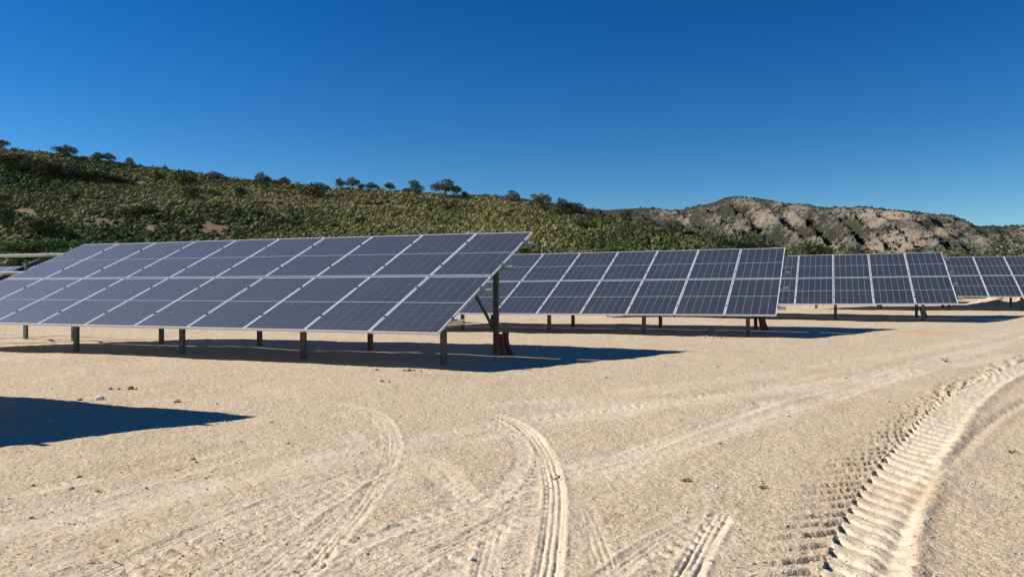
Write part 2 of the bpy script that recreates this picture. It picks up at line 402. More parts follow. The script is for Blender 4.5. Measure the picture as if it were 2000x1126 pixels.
def build_ground():
    T = np.tan(np.radians(36.5))
    ang_f = np.arctan(np.linspace(-T, T, 920))
    ang_c = np.linspace(ang_f[-1], 2*math.pi+ang_f[0], 70)[1:-1]
    ang = np.concatenate([ang_f, ang_c]); nA = len(ang)
    r = [.35, .7, 1.1, 1.5, 1.9, 2.3, 2.6]; q = 2.8
    while q < 75: r.append(q); q += max(.0029*q if q < 7.5 else .0038*q, q*q/1500)
    r += list(np.geomspace(78, 6000, 26)); r = np.array(r); nR = len(r)
    A, R = np.meshgrid(ang, r)
    x = (np.sin(A)*R).ravel(); y = (np.cos(A)*R).ravel()
    z = ground_base(x, y)
    rr = R.ravel(); fine = (rr < 60) & (y > 1.5)
    dz, du = track_fields(x[fine], y[fine])
    rough = (.0075*fbm(x[fine]*14, y[fine]*14, 3, .65)+.012*fbm(x[fine]*2.3, y[fine]*2.3, 3))
    z[fine] += dz+rough*(1-.5*du)
    dust = np.zeros(len(x)); dust[fine] = du
    # worn road band, paler, running between the tables
    far = rr > 72; z[far] = np.minimum(z[far], .55)-sstep(72, 400, rr[far])*3
    V = np.column_stack([x, y, z]); V = np.vstack([V, [[0, 0, float(z[:nA].mean())]]])
    i = np.arange(nR-1)[:, None]*nA; j = np.arange(nA)[None, :]; j2 = (j+1) % nA
    F = np.stack([i+j, i+j2, i+nA+j2, i+nA+j], -1).reshape(-1, 4)[:, ::-1]
    me = np_mesh('ground', V, F, True)
    attr(me, 'dust', np.append(dust, 0))
    o = obj('ground', me, None, M['sand']); tag(o, kind='structure')
    c = len(V)-1
    return o
build_ground()

def grid_sheet(name, ts, ds, zf, m):
    Tm, Dm = np.meshgrid(ts, ds); z = zf(Tm, Dm)
    V = np.column_stack([(Tm*Dm).ravel(), Dm.ravel(), z.ravel()]); nT = len(ts)
    i = np.arange(len(ds)-1)[:, None]*nT; j = np.arange(nT-1)[None, :]
    F = np.stack([i+j, i+j+1, i+nT+j+1, i+nT+j], -1).reshape(-1, 4)
    me = np_mesh(name, V, F, True); o = obj(name, me, None, m); tag(o, kind='structure'); return o, Tm.ravel(), Dm.ravel()
BARE = [(200,438,60,14),(230,428,25,8),(420,452,60,14),(60,420,40,10),(300,440,50,10),(1075,487,20,6),(1085,475,14,5),(520,452,20,8),(660,445,20,8),(700,430,18,6),(840,415,25,6),(930,425,30,5),(640,365,30,10),(1185,418,14,8),(760,395,30,5),(1000,425,50,6)]
def bare_field(t, d):
    px = 1000+t*FPX; py = 563-FPX*(hill_z(t, d)-CZ)/d
    b = np.zeros_like(px)
    for cx, cy, w, h in BARE: b = np.maximum(b, np.exp(-((px-cx)/w)**2-((py-cy)/h)**2))
    return np.clip(b*(1.1+.9*fbm(px*.05, py*.12, 3)), 0, 1)
hill, ht, hd = grid_sheet('scrub_hill', np.linspace(-1.15, .98, 420), np.concatenate([np.linspace(62, 240, 150), np.linspace(244, 330, 14)]), hill_z, M['hill'])
attr(hill.data, 'bare', bare_field(ht, hd))

# mountain
_mx = np.array([300,600,780,850,920,960,1000,1050,1100,1140,1180,1220,1280,1310,1330,1380,1420,1435,1450,1490,1540,1578,1594,1640,1690,1750,1800,1860,1885,1908,1950,2000,2100,2400,2900])
_my = np.array([430,405,392,382,379,380,384,391,400,406,410,407,405,411,409,398,387,384,384,389,398,399,405,404,404,411,415,421,430,441,442,440,434,420,430])
CREST = np.array([(300,.6),(520,.7),(700,.7),(860,.6),(960,.8),(1050,.6),(1130,.8),(1205,.6),(1275,.95),(1345,.7),(1400,.5),(1447,1.15),(1497,.9),(1563,1.0),(1612,.7),(1660,.8),(1722,.7),(1765,.5),(1826,.9),(1880,.6),(1950,.8),(2020,.6),(2120,.8),(2250,.7),(2400,.7),(2700,.7)])
def mtn_z(t, d, spur=False):
    px = 1000+t*FPX; er = (563-np.interp(px, _mx, _my))/FPX
    D = 1020+90*np.sin(px*.006)+40*np.sin(px*.017); d0 = 430.
    p = (d-d0)/(D-d0); q = np.clip(p, 0, 1)
    e = .012+(er-.012)*(q**.85)
    z = e*d
    py = 563-FPX*e
    xx = t*d
    warp = 12*fbm(xx*.012, d*.012, 3)+5*fbm(xx*.05, d*.05, 3)
    ph = px-(py-385)*1.02+warp         # spurs run down to the right; each rises to a crest and drops steeply on its right
    c = CREST[:, 0]; k = np.clip(np.searchsorted(c, ph), 1, len(c)-1)
    u = np.clip((ph-c[k-1])/(c[k]-c[k-1]), 0, 1); drop = np.clip((ph-c[k-1])/7., 0, 1)
    f = np.where(drop < 1, CREST[k-1, 1]*(1-sstep(0, 1, drop)), 0)+CREST[k, 1]*u**1.4*sstep(0, 1, drop)
    body = np.clip(er/.105, .5, 1.1)*sstep(.02, .25, q)*(1-.93*sstep(.86, .99, q))
    ac = (px-1.25*py)*.045; al_ = (px*.6+py)*.02
    crag = ridged(ac+.4*fbm(al_*2, ac, 2), al_, 4, .55)-.55
    z = z+body*(17*f-5)+body*(7*crag+7*(ridged(xx*.045, d*.045, 4)-.5)+4.5*(ridged(xx*.13+7, d*.10, 3, .6)-.5)+1.8*fbm(xx*.3, d*.3, 2))
    if spur: return f, crag
    cap = er*d*(.955+.045*q)-.5; z = np.where((z > cap) & (q < 1), cap+(z-cap)*.08, z)
    z = np.where(p > 1, er*D-(d-D)*.25, z)
    return z+CZ
MT = np.linspace(-.22, .86, 720); MD = np.concatenate([np.linspace(430, 1160, 230), np.linspace(1170, 1400, 12)])
mtn, mt, md = grid_sheet('rocky_mountain', MT, MD, mtn_z, M['mountain'])
mpx = 1000+mt*FPX; mz = mtn_z(mt, md); mpy = 563-FPX*(mz-CZ)/md
pal = np.zeros_like(mpx)
for cx, cy, w, h, a in [(1760,470,55,20,1),(1728,419,48,8,1.3),(1740,487,70,10,.8),(1625,483,10,8,1),(1600,470,14,7,.7),(1490,430,40,25,.35),(1840,455,22,8,.7),(1900,468,26,6,.6),(1545,425,25,25,.4),(1710,437,25,8,.5),(1440,450,50,30,.3)]:
    pal = np.maximum(pal, a*np.exp(-((mpx-cx)/w)**2-((mpy-cy)/h)**2))
attr(mtn.data, 'pale', np.clip(pal*(1+.8*fbm(mpx*.05, mpy*.1, 3)), 0, 1))
mf, mc = mtn_z(mt, md, True)      # gully bushes, bare rock spurs; the dark tone also paints in the gullies' shade
attr(mtn.data, 'scrub', np.clip(.97+.6*fbm(mt*md*.010, md*.010, 4)-.62*mf-.7*mc+.25*(mpx < 1220)-1.5*pal, 0, 1))

# ------------------------------------------------------------------ vegetation
def tuft_template(nleaf, flat=.65, seed=0, leaf=.34, core=True):
    """unit shrub: rough dome with many small leaf faces standing off it; returns V,F(tri),tone"""
    g = np.random.default_rng(seed); V = []; F = []; T = []
    if core:
        k = 7
        rings = [(1., .0), (.86, .38), (.5, .72)]
        for (rr, zz) in rings:
            for a in range(k):
                an = 2*math.pi*a/k+zz; s = .84*(1+.35*(g.random()-.5))
                V.append((rr*s*math.cos(an), rr*s*math.sin(an), zz*flat*1.1*(1+.3*(g.random()-.5)))); T.append(.45+.3*g.random())
        V.append((0, 0, 1.0*flat)); T.append(.7)
        for q in range(2):
            for a in range(k):
                b = (a+1) % k; F += [(q*k+a, q*k+b, q*k+k+b), (q*k+a, q*k+k+b, q*k+k+a)]
        for a in range(k): F.append((2*k+a, 2*k+(a+1) % k, 3*k))
    for i in range(nleaf):
        u = g.random(); an = g.random()*2*math.pi; cz = g.random()**.8; sr = math.sqrt(max(0, 1-cz*cz*.9))
        rad = .78+.28*g.random()
        c = np.array([math.cos(an)*sr*rad, math.sin(an)*sr*rad, cz*flat*rad+.05])
        d = np.array([math.cos(an)*.8, math.sin(an)*.8, .5+.9*g.random()])+.6*(g.random(3)-.5); d /= np.linalg.norm(d)
        t = np.cross(d, g.random(3)-.5); t /= np.linalg.norm(t)+1e-6
        s = leaf*(.6+.8*g.random()); b = len(V)
        V += [tuple(c-t*s*.45), tuple(c+t*s*.45), tuple(c+d*s)]; F.append((b, b+1, b+2))
        tn = .35+.65*g.random()*(.5+.5*cz); T += [tn*.8, tn*.8, tn]
    return np.array(V), np.array(F), np.array(T)
def scatter(name, temps, X, Y, Z, S, tone, m, hs=None):
    Vs = []; Fs = []; Ts = []; off = 0; idx = rng.integers(0, len(temps), len(X))
    for k, (V, F, T) in enumerate(temps):
        w = np.where(idx == k)[0]
        if not len(w): continue
        a = rng.random(len(w))*2*np.pi; ca, sa = np.cos(a)[:, None], np.sin(a)[:, None]; s = S[w][:, None]
        h = (np.ones(len(w)) if hs is None else hs[w])[:, None]
        vx = (V[:, 0]*ca-V[:, 1]*sa)*s+X[w][:, None]; vy = (V[:, 0]*sa+V[:, 1]*ca)*s+Y[w][:, None]; vz = V[:, 2]*s*h+Z[w][:, None]
        Vs.append(np.stack([vx, vy, vz], -1).reshape(-1, 3))
        Fs.append((F[None]+(np.arange(len(w))*len(V))[:, None, None]).reshape(-1, 3)+off)
        Ts.append(np.clip(tone[w][:, None]*(.55+.75*T[None]), 0, 1).ravel()); off += len(w)*len(V)
    me = np_mesh(name, np.concatenate(Vs), np.concatenate(Fs), False); attr(me, 'tone', np.concatenate(Ts))
    return obj(name, me, None, m)
# low scrub covering the hill: nobody could count it
def hill_scrub():
    n0 = 17000
    t = rng.uniform(-.80, .56, n0*3); d = np.sqrt(rng.uniform(84**2, 214**2, n0*3))
    z = hill_z(t, d); D = hill_D(t)
    keep = (d < D+5)
    px = 1000+t*FPX; bare = bare_field(t, d)
    dens = .62+.6*fbm(t*d*.09, d*.09, 3)
    keep &= rng.random(len(t)) < np.clip(dens-.45*bare, .06, 1)
    py = 563-FPX*(z-CZ)/d
    keep &= py < 520
    w = np.where(keep)[0][:n0]
    t, d, z = t[w], d[w], z[w]
    S = .55+.62*rng.random(len(t))**1.8+.12*fbm(t*d*.05, d*.05, 2)
    px = 1000+t*FPX
    tone = np.clip(.52+.75*fbm(t*d*.045+3, d*.045, 3)+.55*(rng.random(len(t))-.5)-.05*sstep(900, 1200, px), .05, 1)
    temps = [tuft_template(26, .72, s, .30) for s in range(6)]
    o = scatter('scrub', temps, t*d, d, z-.06, S, tone, M['scrub'], .8+.5*rng.random(len(t)))
    tag(o, 'low olive green scrub covering the whole hillside behind the panel tables', 'scrub', kind='stuff')
hill_scrub()
def mountain_scrub():
    n0 = 7000
    t = rng.uniform(-.1, .72, n0*2); d = rng.uniform(500, 1090, n0*2)
    z = mtn_z(t, d); dens = .4+.9*fbm(t*d*.01+4, d*.01, 3)
    px = 1000+t*FPX; py = 563-FPX*(z-CZ)/d
    keep = (rng.random(len(t)) < dens) & (py < 510) & (z > 6)
    w = np.where(keep)[0][:n0]; t, d, z = t[w], d[w], z[w]
    tt = np.linspace(-.1, .68, 520)+rng.normal(0, .0006, 520); k = rng.random(520) < np.clip(.35+.9*fbm(tt*40, tt*0, 3), 0, 1); tt = tt[k]
    pxx = 1000+tt*FPX; dd = 1020+90*np.sin(pxx*.006)+40*np.sin(pxx*.017)-rng.random(len(tt))*14
    zz = mtn_z(tt, dd)
    X = np.concatenate([t*d, tt*dd]); Y = np.concatenate([d, dd]); Z = np.concatenate([z, zz])-.2
    S = np.concatenate([.7+1.1*rng.random(len(t))**2, 1.0+1.0*rng.random(len(tt))**1.5])
    o = scatter('mountain_scrub', [tuft_template(10, .9, 40+s, .6) for s in range(4)], X, Y, Z, S, .3+.5*rng.random(len(X)), M['far'], .8+.5*rng.random(len(X)))
    tag(o, 'dark dots of bushes and pines scattered over the rocky mountain', 'scrub', kind='stuff')
mountain_scrub()

def tube(V, F, p0, p1, r0, r1, k=6):
    p0, p1 = np.array(p0), np.array(p1); d = p1-p0; d = d/np.linalg.norm(d)
    a = np.cross(d, [.3, .9, .2]); a /= np.linalg.norm(a); b = np.cross(d, a); o = len(V)
    for p, r in ((p0, r0), (p1, r1)):
        for i in range(k):
            an = 2*math.pi*i/k; V.append(tuple(p+r*(math.cos(an)*a+math.sin(an)*b)))
    for i in range(k): F.append((o+i, o+(i+1) % k, o+k+(i+1) % k, o+k+i))
def tree_meshes(kind, seed):
    """unit-height tree: (trunk mesh, crown mesh)"""
    g = np.random.default_rng(seed); V = []; F = []; lobes = []
    if kind == 'umbrella':     # Aleppo pine with an open spreading crown
        bend = (g.random(2)-.5)*.16; top = np.array([bend[0], bend[1], .52])
        tube(V, F, (0, 0, -.06), top*.55, .040, .032); tube(V, F, top*.55, top, .032, .022)
        for i in range(10):
            an = i*2.4+g.random(); rr = .12+.25*g.random(); zz = .42+.42*g.random()*(1-.45*rr/.4)
            e = np.array([rr*math.cos(an)+bend[0], rr*math.sin(an)+bend[1], zz]); tube(V, F, top*(.55+.45*g.random()), e, .017, .006, 5)
            lobes.append((e+[0, 0, .03], .16+.07*g.random(), .72))
        lobes.append((np.array([bend[0], bend[1], .86]), .17, .65))
    elif kind == 'round':
        top = np.array([.02, 0, .6]); tube(V, F, (0, 0, -.06), top, .045, .02)
        for i in range(11):
            an = i*2.4+g.random(); zz = .22+.6*g.random(); rr = (.16+.2*g.random())*(1.1-.7*abs(zz-.45))
            e = np.array([rr*math.cos(an), rr*math.sin(an), zz]); tube(V, F, (0, 0, zz*.6), e, .016, .006, 5); lobes.append((e, .15+.07*g.random(), .85))
        lobes.append((np.array([0, 0, .82]), .17, .8))
    else:                      # cone-like young pine
        tube(V, F, (0, 0, -.06), (0, 0, .9), .035, .008)
        for i in range(13):
            zz = .14+.74*(i/12); rr = .30*(1-zz)*(.8+.4*g.random())+.03; an = i*2.4
            e = np.array([rr*math.cos(an), rr*math.sin(an), zz]); tube(V, F, (0, 0, zz-.03), e, .012, .004, 5); lobes.append((e, .10+.10*(1-zz), .8))
        lobes.append((np.array([0, 0, .93]), .07, 1.2))
    tr = np_mesh('trunk', V, F, True); tr.materials.append(M['bark'])
    CV = []; CF = []; CT = []
    for c, r, fl in lobes:
        n = int(2600*r*r)+26; tn = .25+.6*g.random()
        for i in range(n):
            q = g.normal(size=3); q /= np.linalg.norm(q); q *= (.35+.65*g.random()**.5)*(1+.25*math.sin(5*q[0]+3*q[2]))
            p = c+q*r*np.array([1, 1, fl]); d = q+np.array([0, 0, .5])+.7*(g.random(3)-.5); d /= np.linalg.norm(d)
            t = np.cross(d, g.random(3)-.5); t /= np.linalg.norm(t)+1e-6; s = .052*(.6+.8*g.random()); b = len(CV)
            CV += [tuple(p-t*s*.5), tuple(p+t*s*.5), tuple(p+d*s*1.2)]; CF.append((b, b+1, b+2)); tt = np.clip(tn+.35*(g.random()-.5), 0, 1); CT += [tt]*3
    cr = np_mesh('crown', CV, CF, False); attr(cr, 'tone', CT)
    return tr, cr
LIB = {}
for kind, ns in (('umbrella', 5), ('round', 4), ('cone', 3)):
    for i in range(ns): LIB[kind, i] = tree_meshes(kind, 100+7*i+len(kind))
_crowncache = {}
def crown_mesh(kind, i, matname):
    key = (kind, i, matname)
    if key not in _crowncache:
        me = LIB[kind, i][1].copy(); me.materials.clear(); me.materials.append(M[matname]); _crowncache[key] = me
    return _crowncache[key]
_tc = 0
def tree(name, loc, h, wid, kind, matname, label, cat, group=None):
    global _tc; _tc += 1
    i = _tc % {'umbrella': 5, 'round': 4, 'cone': 3}[kind]
    o = empty(name, loc); base = {'umbrella': .95, 'round': .82, 'cone': .62}[kind]
    sx = wid/base; o.scale = (sx, sx, h); o.rotation_euler = (0, 0, _tc*1.9)
    obj('trunk', LIB[kind, i][0], o); obj('crown', crown_mesh(kind, i, matname), o)
    tag(o, label, cat, group); return o
def px_tree(name, px, pb, w, h, kind, mn, label, cat='tree', group=None, d=None):
    """base pixel, width and height in photo pixels; distance from the terrain under the base"""
    if d is None: x, y, z = px_hill(px, pb)
    else:
        t = (px-1000)/FPX; x, y = t*d, d; z = float(hill_z(np.array([t]), np.array([d]))[0])
    H = (563-(pb-h))/FPX*y+CZ-z if d is not None else h/FPX*y
    return tree(name, (x, y, z-.1), H+.1, w/FPX*y, kind, mn, label, cat, group)
RIDGE = 'pines along the hill ridge'
RL = 'pine tree standing against the sky on the ridge of the scrub hill'
for px, pb, w, h, k, lb_ in [
    (4,292,34,19,'umbrella','flat pine crowning the very highest end of the hill ridge'),
    (44,298,10,7,'round','tiny tree top poking over the ridge next to the highest pine'),
    (78,300,8,5,'round','smallest dot of a tree on the ridge before the flat-topped pine'),
    (192,318,28,20,'umbrella','darker bushy pine of the close pair beyond the flat-topped pine'),
    (213,318,24,20,'umbrella','open airy pine of the close pair beyond the flat-topped pine'),
    (253,328,20,20,'cone','cone-shaped young pine on the ridge after the close pair'),
    (323,335,13,10,'cone','small pointed pine tip on the bare stretch of ridge'),
    (420,348,30,13,'round','low wide feathery tree on the ridge above the dark slope bushes'),
    (557,364,26,19,'umbrella','lone round-headed pine on the ridge right after the tall bushy-footed pine'),
    (535,361,12,10,'round','little grey tree between the bushy-footed pine and the lone round pine'),
    (640,371,14,8,'round','low bush on the ridge before the row of pines'),
    (665,369,24,23,'umbrella','round-headed first pine of the row of four on the ridge'),
    (690,371,26,26,'umbrella','tallest leaning pine of the row of four on the ridge'),
    (706,370,16,14,'round','small pine tucked beside the tallest of the ridge row'),
    (727,373,28,18,'umbrella','broad low pine closing the row of four on the ridge'),
    (760,375,24,20,'umbrella','single pine standing apart between the ridge row and the round-crowned pine'),
    (793,379,14,12,'round','small round tree at the foot of the round-crowned ridge pine')]:
    px_tree('pine_tree', px, pb, w, h, k, 'pine', lb_, 'tree', RIDGE)
px_tree('pine_tree', 128, 309, 44, 26, 'umbrella', 'pine', 'flat-topped pine alone above the dark thicket at the hill\'s high end', 'tree')
px_tree('pine_tree', 811, 380, 32, 27, 'round', 'pine', 'round-crowned pine on the ridge just before the biggest spreading pine', 'tree')
px_tree('pine_tree', 868, 386, 54, 37, 'umbrella', 'pine', 'biggest spreading pine on the ridge of the scrub hill', 'tree')
px_tree('pine_tree', 893, 386, 22, 24, 'umbrella', 'pine', 'slender open pine directly beside the biggest ridge pine', 'tree')
px_tree('pine_tree', 908, 388, 16, 15, 'round', 'pine', 'little pine at the end of the biggest ridge pine\'s clump', 'tree')
px_tree('pine_tree', 513, 374, 32, 38, 'umbrella', 'pine', 'tall pine rising in front of the ridge with a bushy dark foot', 'tree')
px_tree('tall_bush', 1001, 398, 28, 27, 'round', 'palepine', 'pale olive bush on the ridge where the far mountain begins', 'bush')
px_tree('tall_bush', 1057, 412, 36, 36, 'round', 'palepine', 'big pale grey-green bush on the falling ridge', 'bush')
px_tree('tall_bush', 1098, 424, 38, 37, 'round', 'pine', 'dark green bush next to the big pale bush on the ridge', 'bush')
px_tree('tall_bush', 1124, 422, 34, 26, 'round', 'darkbush', 'dark brownish bush closing the clump on the falling ridge', 'bush')
px_tree('tall_bush', 1131, 444, 32, 27, 'round', 'palepine', 'very pale bush on the open slope below the ridge clump', 'bush')
px_tree('tall_bush', 1160, 430, 30, 10, 'round', 'darkbush', 'low dark bush trailing from the ridge clump', 'bush')
SH = 'pines and bushes on the low shoulder of the hill'
for px, pb, w, h, k, mn in [(1222,432,26,24,'round','pine'),(1250,440,18,14,'round','palepine'),(1270,446,26,20,'round','pine'),(1293,450,18,14,'round','palepine'),
                    (1348,464,24,16,'round','palepine'),(1383,472,26,24,'round','palepine')]:
    px_tree('tall_bush', px, pb, w, h, k, mn, ('dark green' if mn == 'pine' else 'pale grey-green')+' rounded bush on the low shoulder of the hill before the mountain', 'bush', SH+(' dark' if mn == 'pine' else ' pale'))
px_tree('tall_bush', 1315, 460, 40, 30, 'round', 'pine', 'large dark leaning bush on the low shoulder of the hill', 'bush')
for px, pt, w in [(1402,448,34),(1438,453,40),(1466,457,30),(1490,466,30)]:
    px_tree('pine_tree', px, 490, w, 490-pt, 'round', 'pine', 'dark pine in the clump above the far end of the second table', 'tree', 'pine clump at the end of the hill', d=120)
px_tree('pine_tree', 1556, 500, 22, 20, 'round', 'pine', 'small round pine just behind the second table\'s free corner', 'tree', d=125)
px_tree('pine_tree', 1588, 505, 72, 37, 'round', 'pine', 'broad dense green pine rising above the third table\'s first panels', 'tree', d=112)
px_tree('pine_tree', 1664, 505, 46, 27, 'round', 'pine', 'rounded green pine above the third table\'s middle panels', 'tree', d=116)
px_tree('pine_tree', 1793, 508, 42, 25, 'round', 'pine', 'pine top barely showing over the third table under the pale cliff', 'tree', d=120)
px_tree('pine_tree', 1862, 510, 28, 22, 'round', 'pine', 'small dark pine behind the fourth table beside the third table\'s corner', 'tree', d=120)
px_tree('pine_tree', 1910, 510, 28, 18, 'round', 'pine', 'small round pine halfway along behind the fourth table', 'tree', d=122)
px_tree('pine_tree', 1955, 510, 62, 50, 'round', 'palepine', 'large hazy olive pine behind the fourth table', 'tree', d=118)
px_tree('pine_tree', 1990, 510, 44, 32, 'round', 'pine', 'dense green pine in front of the large hazy olive pine', 'tree', d=108)
TH = 'dark bushes of the thicket under the ridge'
for px, pb, w, h in [(20,330,52,26),(52,338,40,24),(85,344,46,32),(110,346,44,34),(135,350,44,28),(165,356,40,22),(195,356,46,22),(225,358,34,16),(30,318,36,18),(245,360,34,12),(310,352,24,14)]:
    px_tree('tall_bush', px, pb, w, h, 'round', 'darkbush', 'tall dark bush in the thicket just below the ridge\'s high end', 'bush', TH)
SL = 'dark bushes scattered on the open slope'
for px, pb, w, h, lb_ in [(362,362,38,24,'dark rounded bush touching the ridge line above the open slope'),(372,392,36,28,'dark bush with a long shadow in the middle of the upper slope'),
    (470,392,28,28,'narrow dark bush on the upper slope below the bushy-footed pine'),(612,387,48,30,'wide dark bush just under the ridge row of pines'),
    (8,452,36,58,'tallest dark bush low on the slope beside the red bare soil'),(86,460,62,36,'broad dark bush low on the slope just above the vivid green bushes'),
    (280,424,66,20,'long flat dark bush above the red bare soil'),(415,382,24,12,'small dark bush below the low feathery ridge tree'),
    (12,395,30,14,'low dark bush on the slope under the ridge thicket'),(505,424,30,12,'small dark bush halfway down the middle slope'),
    (705,438,28,14,'small greyish dark bush low on the middle slope'),(560,440,40,12,'flat dark bush low on the slope just above the panel edge')]:
    px_tree('tall_bush', px, pb, w, h, 'round', 'darkbush', lb_, 'bush', SL)
GR = 'vivid green bushes at the foot of the hill'
for px, pb, w, h in [(8,497,50,22),(45,496,52,24),(80,494,50,25),(112,490,48,22),(140,486,34,16),(20,512,60,20),(75,512,60,18),(125,505,40,20),(215,470,24,10),(270,470,30,8),(1022,496,32,14),(1192,496,34,16),(1165,497,22,10)]:
    px_tree('green_bush', px, pb, w, h, 'round', 'green', 'vivid fresh green bush in the hedge-like row behind the bare table frame' if px < 180 else 'small bright green bush at the hill foot peeping over a panel table\'s top edge', 'bush', GR if px < 180 else 'bright green bushes over the panel edges')

# ------------------------------------------------------------------ solar tables
PW, PL = 1.303, 2.392; PITCH, LP = 1.323, 2.4472
def panel_mesh():
    bm = bmesh.new(); f = .020; t = .040
    box(bm, 0, PW, 0, f, -t, 0); box(bm, 0, PW, PL-f, PL, -t, 0); box(bm, 0, f, f, PL-f, -t, 0); box(bm, PW-f, PW, f, PL-f, -t, 0)
    me = bm_mesh('panel', bm); me.materials.append(M['alu']); return me
def sheet_mesh():
    bm = bmesh.new(); box(bm, .020, PW-.020, .020, PL-.020, -.014, -.0065); me = bm_mesh('backsheet', bm); me.materials.append(M['sheet']); return me
SW, SLN = .2013, 1.1572
def string_mesh():
    bm = bmesh.new(); box(bm, 0, SW, 0, SLN, -.006, -.0045); me = bm_mesh('cell_string', bm); me.materials.append(M['cell']); return me
PM, SM, CM = panel_mesh(), sheet_mesh(), string_mesh()
bm = bmesh.new(); box(bm, -.016, .016, -.03, .03, -.004, .008); box(bm, -.008, .008, -.012, .012, .008, .016); CLM = bm_mesh('clamp', bm); CLM.materials.append(M['clamp'])
PRF = {}
def rail_mesh(key, w, h, L, m):
    k = (key, round(L, 3))
    if k not in PRF:
        me = extrude_profile(key, cprof(w, h, .006, .022), L); me.materials.append(m); PRF[k] = me
    return PRF[k]
ct, st_ = math.cos(TILT), math.sin(TILT)
def table(along, s, zlow, ncol, label, slope=0., posts=(.38, 2.97), panels=True, brace=True, purl=(.21, .30), cat='solar table', group='solar tables in rows', conduit=None, yoff=None):
    """along/s: right-hand low corner (row coordinates, camera at 0,0); zlow: height of the low edge above the camera plane"""
    X, Y = lb(along, s); gz = G(X, Y); root = empty('solar_table', (X, Y, gz))
    L = ncol*PITCH-.02
    # local frame: x along the row to the right end -> use -u so that (x, b, z) is right handed
    Rz = Matrix(((-U[0], B[0], 0), (-U[1], B[1], 0), (0, 0, 1))).to_4x4()
    rsl = Matrix.Rotation(slope, 4, 'Y')
    root.matrix_world = Matrix.Translation((X, Y, gz)) @ Rz
    lz = zlow+CZ-gz
    def place(o, mx): o.parent = root; o.matrix_local = mx
    P0 = Matrix.Translation((0, 0, lz)) @ rsl @ Matrix.Rotation(TILT, 4, 'X')      # panel plane: x right(-), y up slope
    if panels:
        for c in range(ncol):
            for j in range(2):
                p = obj('panel', PM); place(p, P0 @ Matrix.Translation((-(c+1)*PITCH+.02+random.uniform(-.002, .002), j*LP+random.uniform(-.003, .003), random.uniform(-.002, .002))) @ Matrix.Rotation(random.uniform(-.002, .002), 4, 'X') @ Matrix.Rotation(random.uniform(-.0015, .0015), 4, 'Y'))
                sh = obj('backsheet', SM); sh.parent = p
                for k in range(6):
                    for q in range(2):
                        cs = obj('cell_string', CM); cs.parent = p
                        cs.location = (.0283+k*(SW+.0078), .028+q*(SLN+.0216), 0)
    pys = [.24*PL, .78*PL, LP+.22*PL, LP+.76*PL]
    for py in pys:          # purlins, running on past the last panel
        pu = obj('purlin', rail_mesh('purlin', .075, .07, L+purl[0]+purl[1], M['rail'])); place(pu, P0 @ Matrix.Translation((-L-purl[1], py-.04, -.1112)))
        if panels:
            for c in range(ncol+1):
                cl = obj('clamp', CLM); place(cl, P0 @ Matrix.Translation((-c*PITCH+.01, py, 0)))
    fy, by = .95, 3.32
    a = posts[0]
    k = 0
    while a < L:
        for typ, yy in (('front', fy), ('back', by)):
            gx, gy = lb(along+a, s+yy); zg = G(gx, gy)-gz
            topz = lz+slope*0+yy*st_/ct-a*(-math.sin(slope))-.18+(.13 if typ == 'back' else .06)
            H = topz-(zg-.4)
            po = obj('post', rail_mesh('post', .07, .105, round(H, 2), M['post']))
            # profile stands upright: local x -> up
            mx = Matrix(((0, 0, 1, 0), (0, 1, 0, 0), (-1, 0, 0, 0), (0, 0, 0, 1)))
            mx = Matrix.Translation((-a-.05, yy-.035, zg-.4)) @ Matrix(((0, 0, 1, 0), (0, 1, 0, 0), (1, 0, 0, 0), (0, 0, 0, 1)))
            place(po, mx)
        RL_ = 3.55
        ra = obj('rafter', rail_mesh('rafter', .07, .11, RL_, M['post']))
        ox = -.06-.075
        place(ra, Matrix.Translation((-a+ox, 0, a*math.sin(slope))) @ P0 @ Matrix.Translation((0, .55, -.113-.112)) @ Matrix(((0, 1, 0, 0), (1, 0, 0, 0), (0, 0, 1, 0), (0, 0, 0, 1))))
        if brace:
            p1 = Vector((-a-.07, by-.02, G(*lb(along+a, s+by))-gz+.48)); yb = 2.2; p2 = Vector((-a-.07, yb, lz+yb*st_/ct-.22))
            d = p2-p1; br = obj('brace', rail_mesh('brace', .045, .05, round(d.length, 2), M['post']))
            q = d.normalized(); ax = Vector((1, 0, 0)); nz = q.cross(ax).normalized()
            mr = Matrix((q, -ax, nz)).transposed().to_4x4()
            if mr.to_3x3().determinant() < 0: mr = Matrix((q, ax, nz)).transposed().to_4x4()
            place(br, Matrix.Translation(p1) @ mr)
        a += posts[1]; k += 1
    tag(root, label, cat, group)
    return root
SOL = dict()
table(5.976, 11.653, -.7253, 10, 'ten-column table of blue-grey solar panels standing beside the bare unfinished frame', slope=-.0004)
table(5.976+13.62, 11.66, -.725, 10, 'bare galvanised table frame without panels, only posts, rafters and purlins', posts=(.42, 2.95), panels=False, purl=(.10, .1), cat='table frame', group=None)
table(1.341, 21.689, -.683, 10, 'solar panel table in the row directly behind the table next to the bare frame', slope=-.0068, posts=(.80, 2.87))
table(1.341+13.9, 21.689, -.778, 10, 'solar panel table wholly screened by the ten-column table beside the bare frame', slope=-.0068, posts=(.6, 2.9))
table(1.341+27.8, 21.689, -.872, 10, 'solar panel table showing its top edge behind the bare unfinished frame', slope=-.0068, posts=(.6, 2.9))
table(-4.008, 31.065, -.517, 10, 'third-row solar panel table below the pale mountain cliff', slope=-.009, posts=(1.0, 2.9))
table(-5.191-7*PITCH, 41.206, -.36-.016*7*PITCH*0, 12, 'fourth-row solar panel table nearest the earth mound', slope=0.0, posts=(.7+.0, 2.9))
table(-5.191-8*PITCH, 51.0, -.20, 12, 'solar panel table in the last row, hidden behind the fourth row', posts=(1.2, 2.9))
